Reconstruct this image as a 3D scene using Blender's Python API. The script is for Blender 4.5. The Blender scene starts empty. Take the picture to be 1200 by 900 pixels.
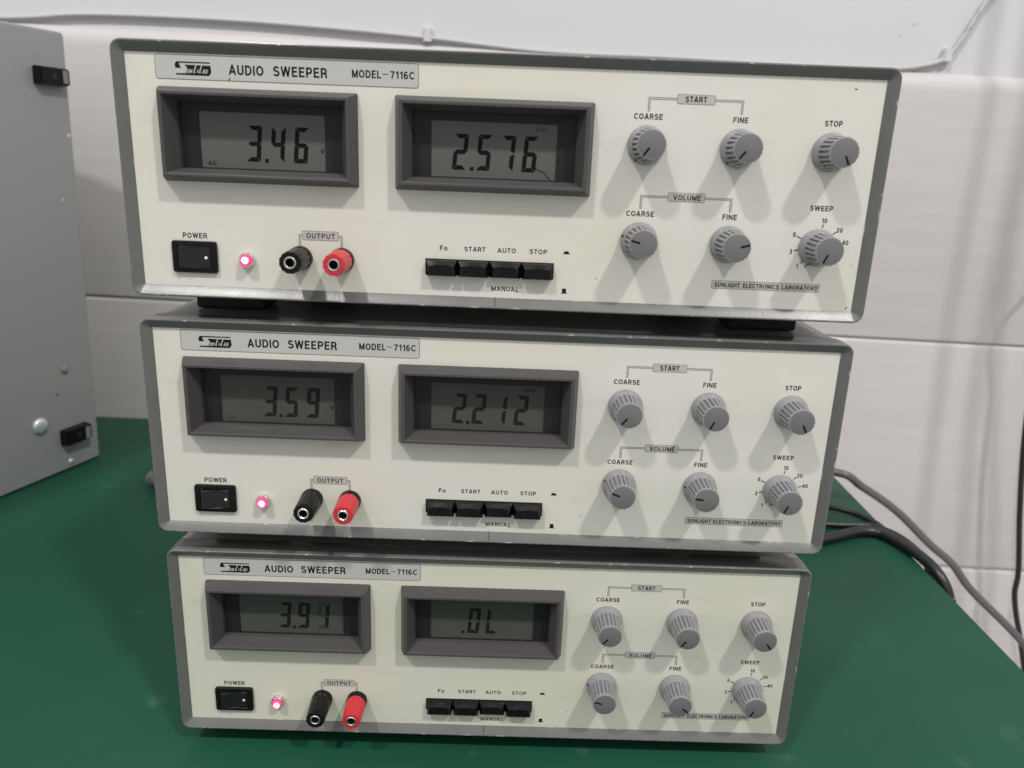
import bpy, bmesh, math, random
from mathutils import Vector, Matrix
C = bpy.context.scene.collection
S = bpy.context.scene
R_ = math.radians
MM = 0.001

# ------------------------------------------------------------------ camera
cam_d = bpy.data.cameras.new("camera"); cam = bpy.data.objects.new("camera", cam_d); C.objects.link(cam)
right = Vector((0.99918256, 0.0148304, 0.03760676))
up = Vector((-0.04024661, 0.27755502, 0.95986636))
fwd = Vector((-0.00379725, 0.96059527, -0.27792501))
m = Matrix(((right.x, up.x, -fwd.x, 0.18541554), (right.y, up.y, -fwd.y, -0.3847811), (right.z, up.z, -fwd.z, -0.0416646), (0, 0, 0, 1)))
cam.matrix_world = m
cam_d.sensor_width = 36.0
cam_d.lens = 36.0 * 915.307 / 1200.0
cam_d.clip_start = 0.01; cam_d.clip_end = 50
cam_d.dof.use_dof = True; cam_d.dof.focus_distance = 0.44; cam_d.dof.aperture_fstop = 11.0
S.camera = cam

# ------------------------------------------------------------------ world and lamps
w = bpy.data.worlds.new("World"); S.world = w; w.use_nodes = True
nt = w.node_tree; bg = nt.nodes["Background"]
tc = nt.nodes.new("ShaderNodeTexCoord"); sx = nt.nodes.new("ShaderNodeSeparateXYZ"); rp = nt.nodes.new("ShaderNodeValToRGB")
mr = nt.nodes.new("ShaderNodeMapRange"); mr.inputs[1].default_value = -1; mr.inputs[2].default_value = 1
nt.links.new(tc.outputs["Generated"], sx.inputs[0]); nt.links.new(sx.outputs["Z"], mr.inputs[0]); nt.links.new(mr.outputs[0], rp.inputs[0])
rp.color_ramp.elements[0].color = (0.085, 0.08, 0.07, 1); rp.color_ramp.elements[0].position = 0.25
rp.color_ramp.elements[1].color = (0.84, 0.84, 0.86, 1); rp.color_ramp.elements[1].position = 0.8
nt.links.new(rp.outputs[0], bg.inputs["Color"]); bg.inputs["Strength"].default_value = 1.10

def lamp(name, loc, target, sx_, sy_, power, col):
    l = bpy.data.lights.new(name, 'AREA'); l.shape = 'RECTANGLE'; l.size = sx_; l.size_y = sy_; l.energy = power; l.color = col
    o = bpy.data.objects.new(name, l); C.objects.link(o); o.location = loc
    d = Vector(target) - Vector(loc); o.rotation_euler = d.to_track_quat('-Z', 'Y').to_euler()
    return o
lamp("ceiling_lamp", (1.90, -2.20, 3.40), (0.2, 0, -0.25), 0.25, 0.20, 99, (1.0, 0.97, 0.93))
lamp("ceiling_lamp", (-1.25, -2.20, 3.40), (0.2, 0, -0.25), 0.25, 0.20, 83, (1.0, 0.97, 0.93))

S.view_settings.view_transform = 'Standard'; S.view_settings.look = 'None'
S.view_settings.exposure = 0.0; S.view_settings.gamma = 1.0; S.view_settings.use_curve_mapping = False
S.cycles.max_bounces = 8; S.cycles.use_denoising = True

# ------------------------------------------------------------------ materials
def new_mat(name):
    ma = bpy.data.materials.new(name); ma.use_nodes = True
    return ma, ma.node_tree, ma.node_tree.nodes["Principled BSDF"]

def mat(name, col, rough=0.5, metal=0.0, var=0.06, scale=60, bump=0.0, bscale=600, spec=0.5, wear=0.0, wearcol=(0.55, 0.54, 0.5), radius=0.0012):
    ma, t, b = new_mat(name)
    b.inputs["Metallic"].default_value = metal; b.inputs["Specular IOR Level"].default_value = spec
    co = t.nodes.new("ShaderNodeTexCoord")
    n = t.nodes.new("ShaderNodeTexNoise"); n.inputs["Scale"].default_value = scale; n.inputs["Detail"].default_value = 5
    t.links.new(co.outputs["Object"], n.inputs["Vector"])
    mx = t.nodes.new("ShaderNodeMix"); mx.data_type = 'RGBA'
    mx.inputs[6].default_value = tuple(c * (1 - var) for c in col) + (1,); mx.inputs[7].default_value = tuple(min(1, c * (1 + var)) for c in col) + (1,)
    t.links.new(n.outputs["Fac"], mx.inputs[0])
    out = mx.outputs[2]
    r = t.nodes.new("ShaderNodeMapRange"); r.inputs[3].default_value = max(0, rough - 0.06); r.inputs[4].default_value = min(1, rough + 0.06)
    t.links.new(n.outputs["Fac"], r.inputs[0]); t.links.new(r.outputs[0], b.inputs["Roughness"])
    if wear:
        bv = t.nodes.new("ShaderNodeBevel"); bv.samples = 4; bv.inputs["Radius"].default_value = radius
        ge = t.nodes.new("ShaderNodeNewGeometry")
        dt = t.nodes.new("ShaderNodeVectorMath"); dt.operation = 'DOT_PRODUCT'
        t.links.new(bv.outputs[0], dt.inputs[0]); t.links.new(ge.outputs["Normal"], dt.inputs[1])
        e = t.nodes.new("ShaderNodeMapRange"); e.inputs[1].default_value = 0.985; e.inputs[2].default_value = 0.93; e.inputs[3].default_value = 0; e.inputs[4].default_value = 1
        t.links.new(dt.outputs["Value"], e.inputs[0])
        n2 = t.nodes.new("ShaderNodeTexNoise"); n2.inputs["Scale"].default_value = 170; n2.inputs["Detail"].default_value = 6
        t.links.new(co.outputs["Object"], n2.inputs["Vector"])
        e2 = t.nodes.new("ShaderNodeMapRange"); e2.inputs[1].default_value = 0.60 - wear * 0.1; e2.inputs[2].default_value = 0.66 - wear * 0.1
        t.links.new(n2.outputs["Fac"], e2.inputs[0])
        mu = t.nodes.new("ShaderNodeMath"); mu.operation = 'MULTIPLY'; t.links.new(e.outputs[0], mu.inputs[0]); t.links.new(e2.outputs[0], mu.inputs[1])
        mw = t.nodes.new("ShaderNodeMix"); mw.data_type = 'RGBA'; mw.inputs[7].default_value = wearcol + (1,)
        t.links.new(mu.outputs[0], mw.inputs[0]); t.links.new(out, mw.inputs[6]); out = mw.outputs[2]
    t.links.new(out, b.inputs["Base Color"])
    if bump:
        n3 = t.nodes.new("ShaderNodeTexNoise"); n3.inputs["Scale"].default_value = bscale; n3.inputs["Detail"].default_value = 2
        t.links.new(co.outputs["Object"], n3.inputs["Vector"])
        bp = t.nodes.new("ShaderNodeBump"); bp.inputs["Strength"].default_value = bump; bp.inputs["Distance"].default_value = 0.0004
        t.links.new(n3.outputs["Fac"], bp.inputs["Height"]); t.links.new(bp.outputs[0], b.inputs["Normal"])
    return ma

def emit(name, col, strength, base=(0.5, 0.05, 0.1)):
    ma, t, b = new_mat(name)
    b.inputs["Base Color"].default_value = base + (1,); b.inputs["Roughness"].default_value = 0.15
    b.inputs["Emission Color"].default_value = col + (1,); b.inputs["Emission Strength"].default_value = strength
    return ma

M = dict(
    frame=mat("grey_frame_paint", (0.124, 0.125, 0.119), 0.3, spec=0.5, var=0.10, scale=60, wear=-0.15, bump=0.12, bscale=900, radius=0.0009),
    case=mat("grey_case_paint", (0.22, 0.216, 0.203), 0.42, var=0.06, scale=60, bump=0.15, bscale=1800),
    bezel=mat("grey_bezel_plastic", (0.066, 0.062, 0.062), 0.4, var=0.06, scale=90, wear=0.0, bump=0.1, bscale=2500, spec=0.3),
    mask=mat("black_mask", (0.014, 0.014, 0.014), 0.5, spec=0.3),
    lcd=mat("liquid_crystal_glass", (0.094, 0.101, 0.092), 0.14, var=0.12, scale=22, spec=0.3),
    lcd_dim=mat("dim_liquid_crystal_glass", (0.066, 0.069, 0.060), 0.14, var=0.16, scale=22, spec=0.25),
    seg=mat("crystal_segment", (0.006, 0.006, 0.006), 0.5, spec=0.1),
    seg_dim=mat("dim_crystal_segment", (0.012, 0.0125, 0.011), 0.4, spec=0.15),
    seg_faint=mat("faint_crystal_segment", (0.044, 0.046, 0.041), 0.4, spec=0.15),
    ink=mat("black_ink", (0.010, 0.010, 0.011), 0.6, spec=0.1),
    ink_soft=mat("grey_line_ink", (0.11, 0.11, 0.105), 0.5, spec=0.2),
    tag=mat("grey_tag_ink", (0.43, 0.43, 0.40), 0.42, var=0.03),
    plate=mat("grey_name_plate", (0.46, 0.455, 0.43), 0.32, var=0.03, scale=20),
    plate_light=mat("plate_coloured_ink", (0.44, 0.435, 0.41), 0.4),
    black=mat("black_plastic", (0.006, 0.006, 0.006), 0.28, var=0.1, bump=0.1, bscale=1500, spec=0.22),
    black_scuffed=mat("scuffed_black_plastic", (0.006, 0.006, 0.006), 0.32, var=0.25, scale=300, bump=0.15, bscale=1500, spec=0.2, wear=0.5, wearcol=(0.07, 0.07, 0.07), radius=0.0006),
    rubber=mat("black_rubber", (0.014, 0.014, 0.013), 0.7),
    white=mat("white_dot_paint", (0.75, 0.75, 0.72), 0.5),
    red=mat("red_plastic", (0.54, 0.026, 0.040), 0.32, var=0.10, scale=120, spec=0.4),
    chrome=mat("nickel_plating", (0.72, 0.71, 0.69), 0.22, metal=1.0),
    hole=mat("dark_hole", (0.008, 0.007, 0.006), 0.6),
    knob=mat("grey_knob_plastic", (0.250, 0.249, 0.258), 0.2, var=0.05, scale=120),
    cap=mat("grey_cap_plastic", (0.142, 0.139, 0.141), 0.45, var=0.08, scale=150, bump=0.15, bscale=2500),
    led=emit("pink_lamp_glow", (1.0, 0.025, 0.15), 1.35, (0.6, 0.05, 0.12)),
    led_core=emit("hot_lamp_glow", (1.0, 0.50, 0.62), 2.2, (0.8, 0.5, 0.5)),
    cab=mat("grey_cabinet_paint", (0.268, 0.275, 0.267), 0.34, var=0.05, scale=7, bump=0.15, bscale=1200),
    rocker=mat("satin_black_rocker", (0.011, 0.011, 0.011), 0.25, spec=0.5),
    screw=mat("bright_steel", (0.78, 0.78, 0.78), 0.45, metal=0.7),
    cable_grey=mat("grey_cable_sheath", (0.105, 0.098, 0.10), 0.35),
    cable_black=mat("black_cable_sheath", (0.012, 0.012, 0.013), 0.35),
    cable_white=mat("white_cable_sheath", (0.46, 0.455, 0.455), 0.55),
    wire=mat("grey_braid", (0.13, 0.135, 0.14), 0.8, var=0.5, scale=300, bump=0.8, bscale=500),
    plaster=mat("white_wall_paint", (0.60, 0.592, 0.612), 0.6, var=0.02, scale=6, bump=0.1, bscale=250),
)

def panel_mat(name, col, old):
    """painted metal: cloudy patches of a yellower tone, fine orange-peel texture, sparse specks of dirt and faint rubbed smears"""
    ma, t, b = new_mat(name); L = t.links.new
    co = t.nodes.new("ShaderNodeTexCoord")
    def noise(sc, det=4, vec=None):
        n = t.nodes.new("ShaderNodeTexNoise"); n.inputs["Scale"].default_value = sc; n.inputs["Detail"].default_value = det
        L(vec or co.outputs["Object"], n.inputs["Vector"]); return n.outputs["Fac"]
    def mapr(src, a, b_, c, d):
        r = t.nodes.new("ShaderNodeMapRange"); r.inputs[1].default_value = a; r.inputs[2].default_value = b_; r.inputs[3].default_value = c; r.inputs[4].default_value = d
        L(src, r.inputs[0]); return r.outputs[0]
    def mix(f, A, B):
        x = t.nodes.new("ShaderNodeMix"); x.data_type = 'RGBA'; L(f, x.inputs[0])
        for k, v in ((6, A), (7, B)):
            if isinstance(v, tuple): x.inputs[k].default_value = v + (1,)
            else: L(v, x.inputs[k])
        return x.outputs[2]
    c = mix(mapr(noise(9, 3), 0.42, 0.68, 0, 1), col, (col[0] * .99, col[1] * .98, col[2] * .90))  # large noise mixes in patches of a slightly yellower tone
    mp = t.nodes.new("ShaderNodeMapping"); mp.inputs["Scale"].default_value = (1, 1, 3.2); mp.inputs["Rotation"].default_value = (0, 0.5, 0); L(co.outputs["Object"], mp.inputs[0])
    c = mix(mapr(noise(38, 6, mp.outputs[0]), 0.60, 0.80, 0, old), c, (col[0] * .72, col[1] * .70, col[2] * .62))
    v = t.nodes.new("ShaderNodeTexVoronoi"); v.inputs["Scale"].default_value = 85; L(co.outputs["Object"], v.inputs["Vector"])
    sc = t.nodes.new("ShaderNodeSeparateColor"); L(v.outputs["Color"], sc.inputs[0])
    g = t.nodes.new("ShaderNodeMath"); g.operation = 'GREATER_THAN'; g.inputs[1].default_value = 0.93; L(sc.outputs[0], g.inputs[0])
    mu = t.nodes.new("ShaderNodeMath"); mu.operation = 'MULTIPLY'; L(g.outputs[0], mu.inputs[0]); L(mapr(v.outputs["Distance"], 0.03, 0.075, 0.45, 0), mu.inputs[1])
    c = mix(mu.outputs[0], c, (0.16, 0.145, 0.12))
    L(c, b.inputs["Base Color"])
    L(mapr(noise(30, 4), 0.3, 0.7, 0.27, 0.42), b.inputs["Roughness"])
    bp = t.nodes.new("ShaderNodeBump"); bp.inputs["Strength"].default_value = 0.10; bp.inputs["Distance"].default_value = 0.0004
    L(noise(900, 2), bp.inputs["Height"]); L(bp.outputs[0], b.inputs["Normal"])
    return ma
M['panel'] = panel_mat("cream_panel_paint", (0.64, 0.626, 0.578), 0.30)
M['panel_low'] = panel_mat("aged_cream_panel_paint", (0.615, 0.605, 0.530), 0.42)

def wall_tile_mat():
    ma, t, b = new_mat("glazed_white_tile")
    co = t.nodes.new("ShaderNodeTexCoord"); mp = t.nodes.new("ShaderNodeMapping"); mp.inputs["Scale"].default_value = (3, 3, 40)
    t.links.new(co.outputs["Object"], mp.inputs[0])
    n = t.nodes.new("ShaderNodeTexNoise"); n.inputs["Scale"].default_value = 2.2; n.inputs["Detail"].default_value = 4
    t.links.new(mp.outputs[0], n.inputs["Vector"])
    rp = t.nodes.new("ShaderNodeValToRGB"); e = rp.color_ramp.elements
    e[0].position = 0.35; e[0].color = (0.540, 0.515, 0.507, 1); e[1].position = 0.7; e[1].color = (0.575, 0.552, 0.545, 1)
    t.links.new(n.outputs["Fac"], rp.inputs[0]); t.links.new(rp.outputs[0], b.inputs["Base Color"])
    b.inputs["Roughness"].default_value = 0.16
    return ma
M['tile'] = wall_tile_mat()
M['grout'] = mat("tile_grout", (0.50, 0.48, 0.47), 0.8)

def bench_mat():
    ma, t, b = new_mat("green_bench_laminate")
    co = t.nodes.new("ShaderNodeTexCoord")
    n = t.nodes.new("ShaderNodeTexNoise"); n.inputs["Scale"].default_value = 7; n.inputs["Detail"].default_value = 6
    t.links.new(co.outputs["Object"], n.inputs["Vector"])
    rp = t.nodes.new("ShaderNodeValToRGB"); e = rp.color_ramp.elements
    e[0].position = 0.3; e[0].color = (0.009, 0.063, 0.035, 1); e[1].position = 0.75; e[1].color = (0.013, 0.078, 0.046, 1)
    t.links.new(n.outputs["Fac"], rp.inputs[0])
    # chalky scuffs and specks of dust lying on the laminate
    n2 = t.nodes.new("ShaderNodeTexNoise"); n2.inputs["Scale"].default_value = 34; n2.inputs["Detail"].default_value = 5
    t.links.new(co.outputs["Object"], n2.inputs["Vector"])
    a = t.nodes.new("ShaderNodeMapRange"); a.inputs[1].default_value = 0.66; a.inputs[2].default_value = 0.80; a.inputs[4].default_value = 0.10
    t.links.new(n2.outputs["Fac"], a.inputs[0])
    v = t.nodes.new("ShaderNodeTexVoronoi"); v.inputs["Scale"].default_value = 42; v.inputs["Randomness"].default_value = 1
    t.links.new(co.outputs["Object"], v.inputs["Vector"])
    s1 = t.nodes.new("ShaderNodeMapRange"); s1.inputs[1].default_value = 0.045; s1.inputs[2].default_value = 0.025; s1.inputs[4].default_value = 0.5
    t.links.new(v.outputs["Distance"], s1.inputs[0])
    gt = t.nodes.new("ShaderNodeSeparateColor"); t.links.new(v.outputs["Color"], gt.inputs[0])
    g2 = t.nodes.new("ShaderNodeMath"); g2.operation = 'GREATER_THAN'; g2.inputs[1].default_value = 0.86; t.links.new(gt.outputs[0], g2.inputs[0])
    mu = t.nodes.new("ShaderNodeMath"); mu.operation = 'MULTIPLY'; t.links.new(s1.outputs[0], mu.inputs[0]); t.links.new(g2.outputs[0], mu.inputs[1])
    ad = t.nodes.new("ShaderNodeMath"); ad.operation = 'ADD'; ad.use_clamp = True; t.links.new(a.outputs[0], ad.inputs[0]); t.links.new(mu.outputs[0], ad.inputs[1])
    mx = t.nodes.new("ShaderNodeMix"); mx.data_type = 'RGBA'; mx.inputs[7].default_value = (0.30, 0.36, 0.33, 1)
    t.links.new(ad.outputs[0], mx.inputs[0]); t.links.new(rp.outputs[0], mx.inputs[6]); t.links.new(mx.outputs[2], b.inputs["Base Color"])
    b.inputs["Roughness"].default_value = 0.5; b.inputs["Specular IOR Level"].default_value = 0.2
    bp = t.nodes.new("ShaderNodeBump"); bp.inputs["Strength"].default_value = 0.12; bp.inputs["Distance"].default_value = 0.0006
    n3 = t.nodes.new("ShaderNodeTexNoise"); n3.inputs["Scale"].default_value = 500; t.links.new(co.outputs["Object"], n3.inputs["Vector"])
    t.links.new(n3.outputs["Fac"], bp.inputs["Height"]); t.links.new(bp.outputs[0], b.inputs["Normal"])
    return ma
M['bench'] = bench_mat()

# ------------------------------------------------------------------ mesh helpers (millimetres in, metres out)
def obj(name, bm, mats, parent=None, smooth=None):
    bmesh.ops.recalc_face_normals(bm, faces=bm.faces)
    me = bpy.data.meshes.new(name)
    for v in bm.verts: v.co *= MM
    if smooth is not None:
        for f in bm.faces: f.smooth = True
        for e in bm.edges:
            if len(e.link_faces) == 2 and e.calc_face_angle(0) > R_(smooth): e.smooth = False
    bm.to_mesh(me); bm.free()
    for x in (mats if isinstance(mats, (list, tuple)) else [mats]): me.materials.append(M[x])
    o = bpy.data.objects.new(name, me); C.objects.link(o)
    if parent: o.parent = parent
    return o

def empty(name, loc, rz=0):
    o = bpy.data.objects.new(name, None); C.objects.link(o); o.empty_display_size = 0.02
    o.location = Vector(loc) * MM; o.rotation_euler = (0, 0, rz)
    return o

def tag(o, label, cat, group=None, kind=None):
    if label: o["label"] = label
    if cat: o["category"] = cat
    if group: o["group"] = group
    if kind: o["kind"] = kind
    return o

def box(bm, x0, y0, z0, x1, y1, z1, bevel=0.0, seg=2, mi=0):
    r = bmesh.ops.create_cube(bm, size=1.0)
    for v in r['verts']:
        v.co = Vector(((x0 + x1) / 2 + v.co.x * (x1 - x0), (y0 + y1) / 2 + v.co.y * (y1 - y0), (z0 + z1) / 2 + v.co.z * (z1 - z0)))
    fs = list({f for v in r['verts'] for f in v.link_faces})
    for f in fs: f.material_index = mi
    if bevel:
        es = list({e for f in fs for e in f.edges})
        bmesh.ops.bevel(bm, geom=es, offset=bevel, segments=seg, profile=0.5, affect='EDGES')

def P(u, v, d): return Vector((u, -d, v))   # panel coordinates: u right, v up, d towards the viewer

def rrect(u0, v0, u1, v1, r, n=6):          # u0<u1, v0>v1 ; clockwise from the top left
    r = max(r, 0.01); pts = []
    for cx, cy, a0 in ((u0 + r, v0 - r, 180), (u1 - r, v0 - r, 90), (u1 - r, v1 + r, 0), (u0 + r, v1 + r, -90)):
        for k in range(n + 1):
            a = R_(a0 - 90 * k / n); pts.append((cx + r * math.cos(a), cy + r * math.sin(a)))
    return pts

def loft(bm, loops, cap0=False, cap1=False, mi=0, closed=True):
    vs = [[bm.verts.new(p) for p in l] for l in loops]
    n = len(vs[0])
    for a, b in zip(vs, vs[1:]):
        for i in range(n if closed else n - 1):
            f = bm.faces.new((a[i], a[(i + 1) % n], b[(i + 1) % n], b[i])); f.material_index = mi
    for c, l in ((cap0, vs[0]), (cap1, vs[-1])):
        if c: f = bm.faces.new(l); f.material_index = mi
    return vs

def ring_loft(bm, rect, r, prof, n=6, cap0=False, cap1=False, mi=0):
    u0, v0, u1, v1 = rect; loops = []
    for iu, iv, d in prof:
        loops.append([P(u, v, d) for u, v in rrect(u0 + iu, v0 - iv, u1 - iu, v1 + iv, max(r - min(iu, iv), 0.05), n)])
    loft(bm, loops, cap0, cap1, mi)

def lathe(bm, cu, cv, prof, n=40, cap0=False, cap1=True, mi=0, rot=0.0):
    loops = [[P(cu + r * math.cos(rot + 2 * math.pi * k / n), cv + r * math.sin(rot + 2 * math.pi * k / n), d) for k in range(n)] for r, d in prof]
    loft(bm, loops, cap0, cap1, mi)

def flat(bm, pts, d, th=0.03, mi=0):        # a printed shape: outline given in panel coordinates
    a = [bm.verts.new(P(u, v, d)) for u, v in pts]; b = [bm.verts.new(P(u, v, d + th)) for u, v in pts]
    n = len(pts)
    f = bm.faces.new(b); f.material_index = mi
    for i in range(n):
        f = bm.faces.new((a[i], a[(i + 1) % n], b[(i + 1) % n], b[i])); f.material_index = mi

def rect(bm, u0, v0, u1, v1, d, th=0.03, mi=0, r=0.0):
    flat(bm, rrect(u0, v0, u1, v1, r, 4) if r else [(u0, v0), (u1, v0), (u1, v1), (u0, v1)], d, th, mi)

# the panel lettering: every letter as strokes on a grid whose capitals are 1 high
SW = 0.185
A_ = SW / 2; T_ = 1 - A_; M_ = 0.5
def ar(cx, cy, rx, ry, a0, a1, n=12):
    return [(cx + rx * math.cos(R_(a0 + (a1 - a0) * k / n)), cy + ry * math.sin(R_(a0 + (a1 - a0) * k / n))) for k in range(n + 1)]
def letters():
    a, t = A_, T_; G = {}; rh = (t - a) / 2
    G['A'] = (.70, [[(.06, 0), (.35, .97), (.64, 0)], [(.17, .30), (.53, .30)]])
    G['B'] = (.62, [[(a, 0), (a, 1)], [(a, t), (.33, t)] + ar(.33, (t + .53) / 2, .19, (t - .53) / 2, 90, -90)[1:] + [(a, .53)], [(.33, .53)] + ar(.34, (a + .53) / 2, .20, (.53 - a) / 2, 90, -90) + [(a, a)]])
    G['C'] = (.66, [ar(.36, .5, .28, rh, 42, 318, 24)])
    G['D'] = (.66, [[(a, 0), (a, 1)], [(a, t), (.28, t)] + ar(.28, .5, .30, rh, 90, -90, 18)[1:] + [(a, a)]])
    G['E'] = (.56, [[(a, 0), (a, 1)], [(a, t), (.54, t)], [(a, .52), (.50, .52)], [(a, a), (.55, a)]])
    G['F'] = (.53, [[(a, 0), (a, 1)], [(a, t), (.53, t)], [(a, .50), (.47, .50)]])
    G['G'] = (.70, [ar(.36, .5, .28, rh, 42, 330, 24) + [(.62, .42)], [(.38, .45), (.70, .45)], [(.62, .45), (.62, 0)]])
    G['H'] = (.64, [[(a, 0), (a, 1)], [(.64 - a, 0), (.64 - a, 1)], [(a, .52), (.64 - a, .52)]])
    G['I'] = (2 * a, [[(a, 0), (a, 1)]])
    G['K'] = (.64, [[(a, 0), (a, 1)], [(a, .36), (.58, .98)], [(.25, .52), (.60, .02)]])
    G['L'] = (.52, [[(a, 0), (a, 1)], [(a, a), (.52, a)]])
    G['M'] = (.78, [[(a, 0), (a, 1)], [(a, .96), (.39, .08), (.78 - a, .96)], [(.78 - a, 0), (.78 - a, 1)]])
    G['N'] = (.66, [[(a, 0), (a, 1)], [(a + .02, .95), (.66 - a - .02, .05)], [(.66 - a, 0), (.66 - a, 1)]])
    G['O'] = (.72, [ar(.36, .5, .28, rh, 0, 360, 32)])
    G['P'] = (.60, [[(a, 0), (a, 1)], [(a, t), (.33, t)] + ar(.33, (t + .43) / 2, .19, (t - .43) / 2, 90, -90)[1:] + [(a, .43)]])
    G['R'] = (.63, [[(a, 0), (a, 1)], [(a, t), (.33, t)] + ar(.33, (t + .46) / 2, .19, (t - .46) / 2, 90, -90)[1:] + [(a, .46)], [(.36, .46), (.50, .32), (.54, 0)]])
    G['S'] = (.62, [ar(.31, (t + .5) / 2 + .01, .21, (t - .5) / 2 - .01, 22, 270, 16) + ar(.31, (a + .5) / 2, .225, (.5 - a) / 2 + .01, 90, -158, 16)])
    G['T'] = (.58, [[(0, t), (.58, t)], [(.29, 0), (.29, 1)]])
    G['U'] = (.64, [[(a, 1), (a, .32)] + ar(.32, .32, .32 - a, .32 - a, 180, 360, 16)[1:] + [(.64 - a, 1)]])
    G['V'] = (.66, [[(.06, 1), (.33, .04), (.60, 1)]])
    G['W'] = (.92, [[(.06, 1), (.25, .05), (.46, .95), (.67, .05), (.86, 1)]])
    G['Y'] = (.66, [[(.05, 1), (.33, .45), (.61, 1)], [(.33, .48), (.33, 0)]])
    G['0'] = (.54, [ar(.27, .5, .19, rh, 0, 360, 28)])
    G['1'] = (.36, [[(.28, 0), (.28, 1)], [(.05, .74), (.20, .80), (.26, .96)]])
    G['2'] = (.54, [ar(.27, .70, .185, .22, 165, -20, 14) + [(.40, .52), (.14, .20), (.10, a)], [(.04, a), (.53, a)]])
    G['3'] = (.54, [ar(.26, .725, .175, .195, 160, -90, 14), ar(.26, .30, .20, .225, 90, -160, 14), [(.20, .525), (.28, .525)]])
    G['4'] = (.56, [[(.42, 0), (.42, .97), (.06, .30)], [(.03, .27), (.56, .27)]])
    G['5'] = (.54, [[(.48, t), (.15, t), (.10, .47)] + ar(.26, .32, .20, .24, 125, -155, 16)])
    G['6'] = (.54, [ar(.27, .31, .185, .23, 0, 360, 22), [(.086, .34)] + ar(.29, .50, .205, .42, 180, 50, 12)])
    G['7'] = (.53, [[(.02, t), (.48, t), (.33, .55), (.21, 0)]])
    G['o'] = (.54, [ar(.27, .36, .195, .28, 0, 360, 22)])
    G['h'] = (.50, [[(a, 0), (a, 1)], [(a, .45)] + ar(.25, .45, .17, .18, 150, 0, 8) + [(.42, 0)]])
    G['z'] = (.48, [[(.03, .62), (.42, .62), (.06, a), (.46, a)]])
    return G
LETTERS = letters()
def text_bm(body, u0, v0, u1, v1, d, shear=0.0, space=0.13, thick=1.0):
    """lettering fitted to the box u0..u1, v0 (top)..v1 (bottom), d in front of the panel"""
    x = 0; strokes = []
    for ch in body:
        if ch == ' ': x += 0.5; continue
        wd, st = LETTERS[ch]
        strokes += [[(x + px + shear * py, py) for px, py in l] for l in st]; x += wd + space
    W = x - space + shear
    sx_, sy_ = (u1 - u0) / W, (v0 - v1); h = A_ * sy_ * thick
    bm = bmesh.new()
    for l in strokes:
        q = [Vector((u0 + px * sx_, v1 + py * sy_)) for px, py in l]
        for k, (p, r) in enumerate(zip(q, q[1:])):
            t = (r - p).normalized(); n = Vector((-t.y, t.x)) * h
            bm.faces.new([bm.verts.new(P(c.x, c.y, d + 0.03)) for c in (p + n, r + n, r - n, p - n)])
            if k:
                bm.faces.new([bm.verts.new(P(p.x + h * .98 * math.cos(R_(36 * i)), p.y + h * .98 * math.sin(R_(36 * i)), d + 0.031)) for i in range(10)])
    return bm

def tube_pts(pts, n=8):                     # Catmull-Rom through the points
    out = []; q = [pts[0]] + list(pts) + [pts[-1]]
    for i in range(1, len(q) - 2):
        p0, p1, p2, p3 = (Vector(q[i + k]) for k in (-1, 0, 1, 2))
        for k in range(n):
            t = k / n
            out.append(0.5 * ((2 * p1) + (-p0 + p2) * t + (2 * p0 - 5 * p1 + 4 * p2 - p3) * t * t + (-p0 + 3 * p1 - 3 * p2 + p3) * t ** 3))
    out.append(Vector(pts[-1])); return out

def tube(bm, pts, r, n=12, steps=8, rfun=None):
    ps = tube_pts(pts, steps); loops = []
    for i, p in enumerate(ps):
        t = (ps[min(i + 1, len(ps) - 1)] - ps[max(i - 1, 0)]).normalized()
        a = t.cross(Vector((0, 0, 1)) if abs(t.z) < 0.9 else Vector((0, 1, 0))).normalized(); b = t.cross(a)
        rr = rfun(i) if rfun else r
        loops.append([p + (a * math.cos(2 * math.pi * k / n) + b * math.sin(2 * math.pi * k / n)) * rr for k in range(n)])
    loft(bm, loops, True, True)

# ------------------------------------------------------------------ wall and bench
YW = 587.0                                   # the tile face
wall = empty("wall", (250, YW, -900)); wall.rotation_euler = (0, R_(0.85), 0)
tag(wall, "white wall with glazed tiles below a rounded ledge and paint above", "wall", None, "structure")
bm = bmesh.new()                             # object space: origin (250, YW, -900)
X0, X1 = -1500, 1500
G = 1.1
rows = [(-200, 347 - 315 - 0), (32, 347), (347, 662), (662, 960)]
rows = [(-200, 32), (32, 347), (347, 662), (662, 979)]
colx = [-1500, -720, 80, 880, 1500]
for z0, z1 in rows:
    top = z1 == 979
    for a, b in zip(colx, colx[1:]):
        if not top:
            box(bm, a + G, 0, z0 + G, b - G, 12, z1 - G, bevel=5.0, seg=4)
        else:                                # the rounded ledge along the top of the tiles
            prof = [(12, z0 + G), (1.2, z0 + G), (0.3, z0 + G + 0.7), (0, z0 + G + 1.8), (0, 957), (0.5, 963), (2, 968.5), (4.5, 973), (8, 976.5), (12, 978)]
            la = [Vector((a + G * 0.4, y, z)) for y, z in prof]; lb = [Vector((b - G * 0.4, y, z)) for y, z in prof]
            loft(bm, [la, lb], True, True)
obj("tile_cladding", bm, 'tile', wall, smooth=40)
bm = bmesh.new(); box(bm, X0, 3.5, -200, X1, 30, 960)
obj("grout_bed", bm, 'grout', wall)
bm = bmesh.new(); box(bm, X0, 12.3, 940, X1, 60, 2300)
obj("painted_plaster", bm, 'plaster', wall)

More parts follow.
